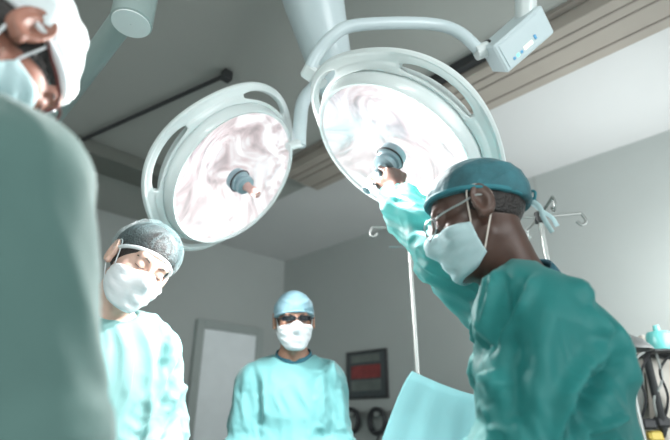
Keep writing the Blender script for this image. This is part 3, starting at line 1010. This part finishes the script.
# leans so that its upper side shows
RBt = RB @ Matrix.Rotation(math.radians(24), 3, 'X')
cb = MB(); cL = toR(ctr)
cc = cL - (RBt @ Vector((0, 0, .045)))
cb.box(cc + RBt @ Vector((.012, 0, 0)), (TL * 1.15, TW * 1.1, .09), rot=RBt, bev=.006)
box = cb.obj('control_box', M['lampblue'], LR)
fp = lambda x, y, z=.0015: cL + RBt @ Vector((x, y, z))
MB().box(fp(.004, 0), (TL * .9, TW * .88, .003), rot=RBt, bev=.001).obj('front_panel', M['lampblue'], box)
MB().box(fp(.012, -.022, .004), (.036, .012, .003), rot=RBt, bev=.001).obj('display', M['display'], box)
MB().box(fp(-.034, -.025, .004), (.010, .010, .003), rot=RBt, bev=.001).obj('indicator', M['led_g'], box)
for x, y, hh in ((.045, -.016, .016), (-.018, -.025, .010), (-.050, -.026, .010)):
    MB().box(fp(x, y, .004), (.009, hh, .003), rot=RBt, bev=.001).obj('key', M['led_b'], box)
jt = MB(); jt.tube([Rp(476, 53, 1.60), Rp(500, 44, 1.60)], .026, 20); jt.obj('joint', M['lampwhite'], LR)
MB().tube([Rp(488, 48.5, 1.60), Rp(490.5, 47.6, 1.60)], .0285, 20).obj('joint_ring', M['dark'], LR)
topR = Vector((ctr.x * .95, ctr.y * 1.0, 2.98)) + Wd(-.05, -.25, 0)
ar = MB(); ar.tube([cc + RBt @ Vector((TL * .3, 0, 0)), toR(ctr + Vector((0, 0, .28)) + Wd(.02, -.10, 0)), toR(topR)], .035, 18)
ar.obj('support_arm', M['lampwhite'], LR)
MB().lathe([(.09, -.04), (.09, 0)], 32, (Matrix.Translation(RC) @ MR).inverted() @ Matrix.Translation((topR.x, topR.y, 3.0)), cap0=True).obj('ceiling_mount', M['lampwhite'], LR)

# left lamp
ncL, lbL = disc_frame(218, 163, .80, -.60, 48, 35, 70)
LC = F(229, 173, 1.82)
LL, toL_, ML = lamp('round surgical lamp on the left, lit, above the woman in the hair net', LC, ncL, lbL, .342, .276, .06, 70, handle_len=.06)
def Lp(px, py, D): return toL_(F(px, py, D))
ar = MB()
ar.tube(smooth_path([Lp(299, 146, 1.86), Lp(300, 125, 1.88), Lp(304, 100, 1.92), Lp(322, 80, 1.95)], 8), .028, 20)
ar.tube([Lp(337, 100, 1.97), Lp(334, 82, 1.97), Lp(314, 2, 1.95), Lp(306, -30, 1.93)], [.05, .085, .125, .13], 40)
ar.obj('support_arm', M['lampblue'], LL)
MB().tube([Lp(288, 147, 1.82), Lp(302, 142, 1.86)], .018, 18).obj('pivot', M['lampwhite'], LL)
tp = F(306, -30, 1.93)
MB().tube([toL_(tp), toL_(Vector((tp.x, tp.y, 3.0)))], .13, 40).obj('ceiling_post', M['lampblue'], LL)

# ceiling-hung arm at the upper left
pa = F(131, 24, 1.22)
E = empty('swivel_hoist', (pa.x, pa.y, pa.z))
tag(E, 'grey ceiling-hung equipment arm with a round white post end at the upper left', 'hoist')
MB().lathe([(.001, 0), (.046, 0), (.0515, .004), (.0515, .10), (.046, .105), (.046, 3.0 - pa.z)], 40).obj('post', M['armgreen'], E)
MB().lathe([(.001, -.002), (.047, -.002), (.0475, .001)], 40).obj('end_cap', M['lampwhite'], E)
q = F(8, 175, 1.95) - pa
MB().tube([(Wd(-.03, .03, .075)), q], [.033, .036], 20).obj('arm', M['armgreen'], E)
MB().lathe([(.001, -.09), (.045, -.09), (.05, -.08), (.05, .04), (.04, .05), (.001, .05)], 24, Matrix.Translation(q)).obj('elbow_joint', M['armgreen'], E)

# ------------------------------------------------------------------ things at the back
def iv_stand(label, x, y, top, hook_rot, r_arm=.2, low_hooks=False):
    E = empty('iv_stand', (x, y, 0)); tag(E, label, 'IV stand')
    MB().tube([(0, 0, .08), (0, 0, top)], .0085, 14).obj('pole', M['steel_dull'], E)
    bs = MB()
    for k in range(5):
        a = 2 * PI * k / 5
        bs.tube([(0, 0, .10), (.26 * math.cos(a), .26 * math.sin(a), .065)], .014, 10)
    bs.lathe([(.001, .13), (.03, .125), (.035, .08), (.001, .075)], 20)
    bs.obj('base', M['steel_dull'], E)
    for k in range(5):
        a = 2 * PI * k / 5
        MB().lathe([(.001, -.012), (.028, -.012), (.03, 0), (.028, .012), (.001, .012)], 18,
                   Matrix.Translation((.26 * math.cos(a), .26 * math.sin(a), .031)) @ Matrix.Rotation(a, 4, 'Z') @ Matrix.Rotation(PI / 2, 4, 'X')).obj('caster', M['black'], E)
    for k in range(4):
        a = hook_rot + PI / 2 * k
        d = Vector((math.cos(a), math.sin(a), 0)); t = Vector((0, 0, 1))
        h = MB()
        h.tube(smooth_path([t * (top - .01), t * (top + .0) + d * r_arm * .9, t * (top + .0) + d * r_arm, t * (top - .03) + d * (r_arm + .012), t * (top - .045) + d * (r_arm - .005), t * (top - .03) + d * (r_arm - .022)], 5), .0055, 8)
        h.obj('hook', M['steel_dull'], E)
    MB().lathe([(.001, top + .012), (.016, top + .01), (.018, top - .03), (.0105, top - .034)], 18).obj('top_clamp', M['dark'], E)
    if low_hooks:
        MB().tube([(-.09 * R2, .09 * R2, top - .10), (.09 * R2, -.09 * R2, top - .10)], .005, 8).obj('cross_bar', M['steel'], E)
    return E
p = F(408, 226, 2.12)
iv_stand('steel IV stand behind the raised sleeve, its pole rising from the teal drape', p.x, p.y, p.z, math.radians(128), .16, True)
p2 = F(539, 215, 1.75)
iv_stand('steel IV stand behind the capped surgeon on the right', p2.x, p2.y, p2.z, math.radians(-50), .15)

# teal screen drape clipped to the stand
A = F(412, 371, 1.82); Bq = F(540, 402, 1.60)
nu, nv = 60, 40
G = []
dirc = (Bq - A); dirc.z = 0; L_ = dirc.length; dirc.normalize(); nrm = Vector((-dirc.y, dirc.x, 0))
for i in range(nu):
    t = i / (nu - 1)
    for j in range(nv):
        s_ = j / (nv - 1)
        top = A.lerp(Bq, t)
        top.z -= .03 * math.sin(t * PI)
        zb = .25
        z = top.z + (zb - top.z) * s_
        fl = -.46 * (1 - t) ** 1.5 * min(s_, .25) ** .8
        w = .03 * math.sin(t * 17 + .7 * s_) * s_ + .012 * math.sin(t * 38 + 2 + 3 * s_) * s_ ** .7 + .02 * math.sin(s_ * 6 + t * 5) * s_ * (1 - s_)
        q = Vector((top.x, top.y, z)) + dirc * fl + nrm * w
        G.append(q)
o = thick(mesh_obj('surgical_drape', G, grid_faces(nu, nv), M['drape']), .004, 0)
tag(o, 'pale teal surgical drape hanging from the IV stand between the two men', 'drape')

# dark framed chart on the right wall
def wallpt(px, py):
    x, y = (px - 335) / FPX, (220 - py) / FPX
    d = W(x, CP - y * SP, SP + y * CP) ; t = (X1 - .01) / d.x
    return Vector((d.x * t, d.y * t, CAMZ + (SP + y * CP) * t))
a, b_ = wallpt(347, 353), wallpt(389, 398)
w_, h_ = abs(b_.y - a.y), abs(b_.z - a.z)
cy, cz = (a.y + b_.y) / 2, (a.z + b_.z) / 2
E = empty('wall_chart', (X1, cy, cz - h_ / 2)); tag(E, 'dark framed chart with a red band on the right wall', 'wall chart')
MB().box((-.012, 0, h_ / 2), (.024, w_, h_), bev=.003).obj('frame', M['dark'], E, smooth=False)
MB().box((-.026, 0, h_ / 2), (.004, w_ * .9, h_ * .9)).obj('sheet', M['poster'], E, smooth=False)
MB().box((-.029, 0, h_ * .55), (.003, w_ * .72, h_ * .27)).obj('printed_band', M['poster_red'], E, smooth=False)
MB().box((-.029, 0, h_ * .27), (.003, w_ * .72, h_ * .22)).obj('printed_band', M['poster_grey'], E, smooth=False)
MB().box((-.029, 0, h_ * .83), (.003, w_ * .72, h_ * .16)).obj('printed_band', M['poster_grey'], E, smooth=False)

# two suction regulators with hose loops on a rail under the chart
ra, rb = wallpt(345, 411), wallpt(400, 411)
E = MB().box((X1 - .015, (ra.y + rb.y) / 2, ra.z - .03), (.03, abs(ra.y - rb.y) + .3, .05), bev=.004).obj('equipment_rail', M['steel_dull'], smooth=False)
tag(E, 'steel equipment rail on the right wall below the chart', 'rail')
for px, lab in ((356, 'black hose coil on the wall rail, nearer the man at the back'), (382, 'black hose coil on the wall rail below the chart, nearer the teal drape')):
    q = wallpt(px, 412)
    E = empty('hose_coil', (X1 - .03, q.y, q.z)); tag(E, lab, 'hose', 'hose coils under the chart')
    hb = MB()
    for r_, o_ in ((.085, 0), (.078, .018), (.09, .034)):
        hb.tube([(-.03 - o_, r_ * math.sin(t), -.075 + r_ * 1.15 * math.cos(t)) for t in [PI * 2 * k / 36 for k in range(36)]], .015, 8, closed=True)
    hb.tube(smooth_path([(-.04, -.02, -.16), (-.05, .03, -.3), (-.04, -.02, -.45), (-.03, .02, -.6)]), .010, 8)
    hb.obj('hose', M['black'], E)
    MB().lathe([(.001, -.055), (.035, -.055), (.038, -.045), (.038, 0)], 20, Matrix.Rotation(-PI / 2, 4, 'Y') @ Matrix.Translation((0, 0, 0)) @ Matrix.Rotation(PI, 4, 'X')).obj('regulator', M['grey'], E)

# anaesthesia workstation at the right edge
base = F(672, 400, 2.35)
rot = math.radians(45 + 180)
E = empty('anaesthesia_machine', (base.x, base.y, 0), math.radians(-135 - 10)); tag(E, 'beige anaesthesia workstation with dark monitor arm at the right edge', 'anaesthesia machine')
# frame: +x to viewer's left..., +y towards viewer
MB().box((0, 0, .45), (.62, .5, .72), bev=.02).obj('cabinet', M['beige'], E)
MB().box((0, .02, .86), (.68, .56, .05), bev=.012).obj('worktop', M['grey'], E)
for k in range(3):
    d = MB().box((0, .252, .22 + k * .21), (.54, .015, .19), bev=.005).obj('drawer', M['beige'], E)
    MB().tube([(-.12, .272, .22 + k * .21), (.12, .272, .22 + k * .21)], .008, 10).obj('drawer_handle', M['dark'], d)
for x in (-.24, .24):
    for y in (-.18, .18):
        MB().lathe([(.001, -.018), (.044, -.018), (.046, 0), (.044, .018), (.001, .018)], 20, Matrix.Translation((x, y, .046)) @ Matrix.Rotation(PI / 2, 4, 'X')).obj('caster', M['black'], E)
MB().box((0, -.12, 1.22), (.60, .16, .70), bev=.015).obj('gas_column', M['beige'], E)
TE = (Matrix.Translation((base.x, base.y, 0)) @ Matrix.Rotation(E.rotation_euler.z, 4, 'Z')).inverted()
def Ep(px, py, D): return TE @ F(px, py, D)
MB().tube([Ep(644, 346, 2.12), Ep(650, 372, 2.10), Ep(660, 412, 2.08), Ep(668, 446, 2.06)], .017, 10).obj('monitor_arm', M['dark'], E)
MB().tube([Ep(642, 352, 2.14), Ep(700, 359, 2.05)], .020, 10).obj('top_rail', M['dark'], E)
MB().tube([Ep(636, 372, 2.2), Ep(640, 398, 2.2), Ep(634, 420, 2.18)], [.03, .034, .03], 14).obj('bellows', M['grey'], E)
for k, (x, y, m_) in enumerate(((625, 428, 'black'), (637, 437, 'yellow'), (648, 424, 'black'), (655, 436, 'yellow'), (662, 422, 'black'), (664, 440, 'dark'), (630, 408, 'dark'))):
    MB().box(Ep(x, y, 2.08), (.05, .06, .045), bev=.01).obj('connector_block', M[m_], E)
for k, pts in enumerate((((650, 352), (640, 376), (646, 402), (636, 432)), ((656, 352), (662, 380), (654, 400), (660, 425)), ((668, 356), (660, 372), (668, 398), (662, 430)), ((646, 350), (630, 366), (624, 398), (628, 424)))):
    MB().tube(smooth_path([Ep(x, y, 2.08) for x, y in pts]), .0055, 8).obj('cable', M['grey'] if k % 2 else M['black'], E)
cn = F(659, 339, 2.12)
T_ = E.matrix_basis.inverted()
c0 = Matrix.Rotation(-E.rotation_euler.z, 4, 'Z') @ (cn - Vector((base.x, base.y, 0)))
MB().box((c0.x - .04, c0.y, c0.z - .059), (.26, .14, .012), bev=.004).obj('top_tray', M['dark'], E)
st = MB()
st.tube([(c0.x - .04, c0.y, c0.z - .06), (c0.x - .04, -.12, 1.5)], .015, 8)
st.obj('tray_bracket', M['dark'], E)
bt = MB().lathe([(.001, -.05), (.048, -.05), (.05, -.045), (.05, .015), (.042, .03), (.015, .035), (.012, .06), (.001, .062)], 28, Matrix.Translation(cn))
tag(bt.obj('absorber_canister', M['canister']), 'teal canister standing on top of the anaesthesia workstation', 'canister')
# dark domed examination light behind the surgeon's shoulder
dm = F(622, 346, 1.95)
E = empty('examination_lamp', (dm.x, dm.y, 0)); tag(E, 'dark dome-shaped stand lamp just behind the right surgeon shoulder', 'lamp')
MB().lathe([(.001, .075), (.045, .060), (.08, .040), (.105, .012), (.11, 0), (.10, .0), (.075, .030), (.001, .06)], 36, Matrix.Translation((0, 0, dm.z - .02))).obj('shade', M['rail'], E)
MB().tube([(0, 0, .03), (0, 0, dm.z + .04)], .011, 12).obj('pole', M['steel_dull'], E)
MB().lathe([(.001, .0), (.13, .0), (.13, .02), (.03, .04), (.001, .04)], 32).obj('base', M['grey'], E)
# ------------------------------------------------------------------ the four people
glassR = RC + ncR * .068
gripc = RC + ncR * (.068 + .095)
# surgeon on the right, raised right hand on the lamp handle
fd = (Wd(.10, -.10, .9)).normalized()
wristR = gripc - fd * .075 + Wd(.06, -.03, 0)
person('person on the right in a teal gown, arm raised to the lamp handle',
       (.425, .97), (-.95, .31), .993, F(477, 219, 1.0), math.radians(16), math.radians(4), math.radians(2),
       (None, None), [(-.21, .10, 1.10), ('w', F(452, 254, 1.22))], [(-.12, .33, 1.06), ('w', wristR)],
       'skin_dark', 'gown_shaded', lean=.10, res=.005, cap_m='cap_teal', mask_m='mask_blue', mask_bulge=.006,
       glasses=('clear', 'steel'), ties=True, hunch=0, puff=.012, armr=(0, .018), seed=1, fold=2.0,
       sculpt=[([(505, 276), (498, 310), (487, 356)], 3.0, 0.0203), ([(497, 280), (487, 340)], 2.5, 0.0182), ([(510, 285), (502, 318), (492, 345)], 3, -0.0203),
               ([(524, 290), (508, 318), (484, 356)], 6, -0.0365), ([(536, 283), (520, 312), (490, 350)], 4, 0.0203),
               ([(566, 280), (582, 305), (588, 338), (576, 361), (557, 396), (553, 440)], 5, 0.0263), ([(578, 300), (598, 328), (590, 361), (567, 407), (561, 440)], 6, -0.0365),
               ([(606, 352), (574, 386), (566, 430)], 4, 0.0203), ([(612, 360), (590, 392), (578, 440)], 8, -0.0324), ([(600, 320), (618, 352), (628, 392)], 5, 0.0162),
               ([(490, 376), (502, 392)], 12, 0.0284), ([(520, 330), (514, 380), (520, 430)], 12, -0.0203), ([(545, 300), (540, 350), (532, 420)], 12, 0.0162), ([(620, 416), (590, 432)], 4, 0.0203), ([(476, 300), (478, 350), (468, 400)], 4, 0.0162)],
       gown_r=1.0,
       grip={1: {'frame': (fd, Wd(-.35, .9, .0), Wd(-1, 0, .2)), 'curl': (62, 70, 45), 'thumb': [(.03, .7, .5), (.03, .7, .9), (.024, .4, 1.0)]}})
# man at the back facing the viewer
person('person at the back in a light blue cap and white mask, facing the viewer',
       (-.175, 2.08), (.10, -1), .985, F(294, 321, 2.02), math.radians(8), math.radians(6), math.radians(3),
       (None, None), [(-.20, .05, 1.12), (.20, .05, 1.12)], [(-.12, .28, 1.02), (.12, .28, 1.02)],
       'skin_mid', 'gown', lean=.02, cap_m='cap_blue', mask_m='mask', mask_bulge=.006, glasses=('dark', 'glass_dark'), capz=(.18, .014), seed=2, gown_r=.55, fold=1.5,
       sculpt=[([(254, 366), (260, 406), (258, 430)], 3, -.018), ([(263, 372), (267, 420)], 3, .010), ([(246, 372), (244, 430)], 3, .010), ([(328, 372), (334, 408), (331, 440)], 3.5, -.018), ([(322, 376), (324, 430)], 3, .008), ([(340, 384), (344, 430)], 3, .010)])
# woman on the left
person('person on the left in a see-through hair net, head tilted, looking down',
       (-.685, 1.38), (.62, -.78), 1.02, F(139, 267, 1.38), math.radians(20), math.radians(6), math.radians(-20),
       (None, None), [(-.20, .06, 1.13), (.20, .06, 1.13)], [(-.12, .30, 1.05), (.12, .30, 1.05)],
       'skin_light', 'gown_lit', lean=.05, cap_kind='net', cap_m='net', mask_m='mask', mask_bulge=.008, seed=3, res=.006, gown_r=.7, fold=1.4,
       sculpt=[([(167, 332), (163, 352), (157, 374)], 3.5, -.022), ([(180, 364), (170, 384), (157, 408)], 4, -.024), ([(178, 409), (166, 424), (157, 438)], 4, -.022), ([(173, 345), (168, 362)], 3, .010), ([(150, 336), (148, 380), (150, 430)], 4, .010), ([(183, 384), (172, 404)], 3, .012), ([(128, 340), (124, 400)], 5, .008)])
# blurred person at the near left, seen from behind
person('person in the near left foreground, back turned, in a green gown and white cap',
       (-.515, .455), (.15, .98), 1.04, F(-8, 52, .66), math.radians(45), math.radians(-14), math.radians(0),
       (None, None), [(-.23, .08, 1.12), (.21, .06, 1.12)], [(-.12, .33, 1.06), (.12, .33, 1.06)],
       'skin_red', 'gown_green_shaded', lean=.04, cap_kind='bouffant', cap_m='cap_white', mask_m='mask_blue', glasses=('clear', 'frame_red'), seed=4, fold=.6, capscale=.95)
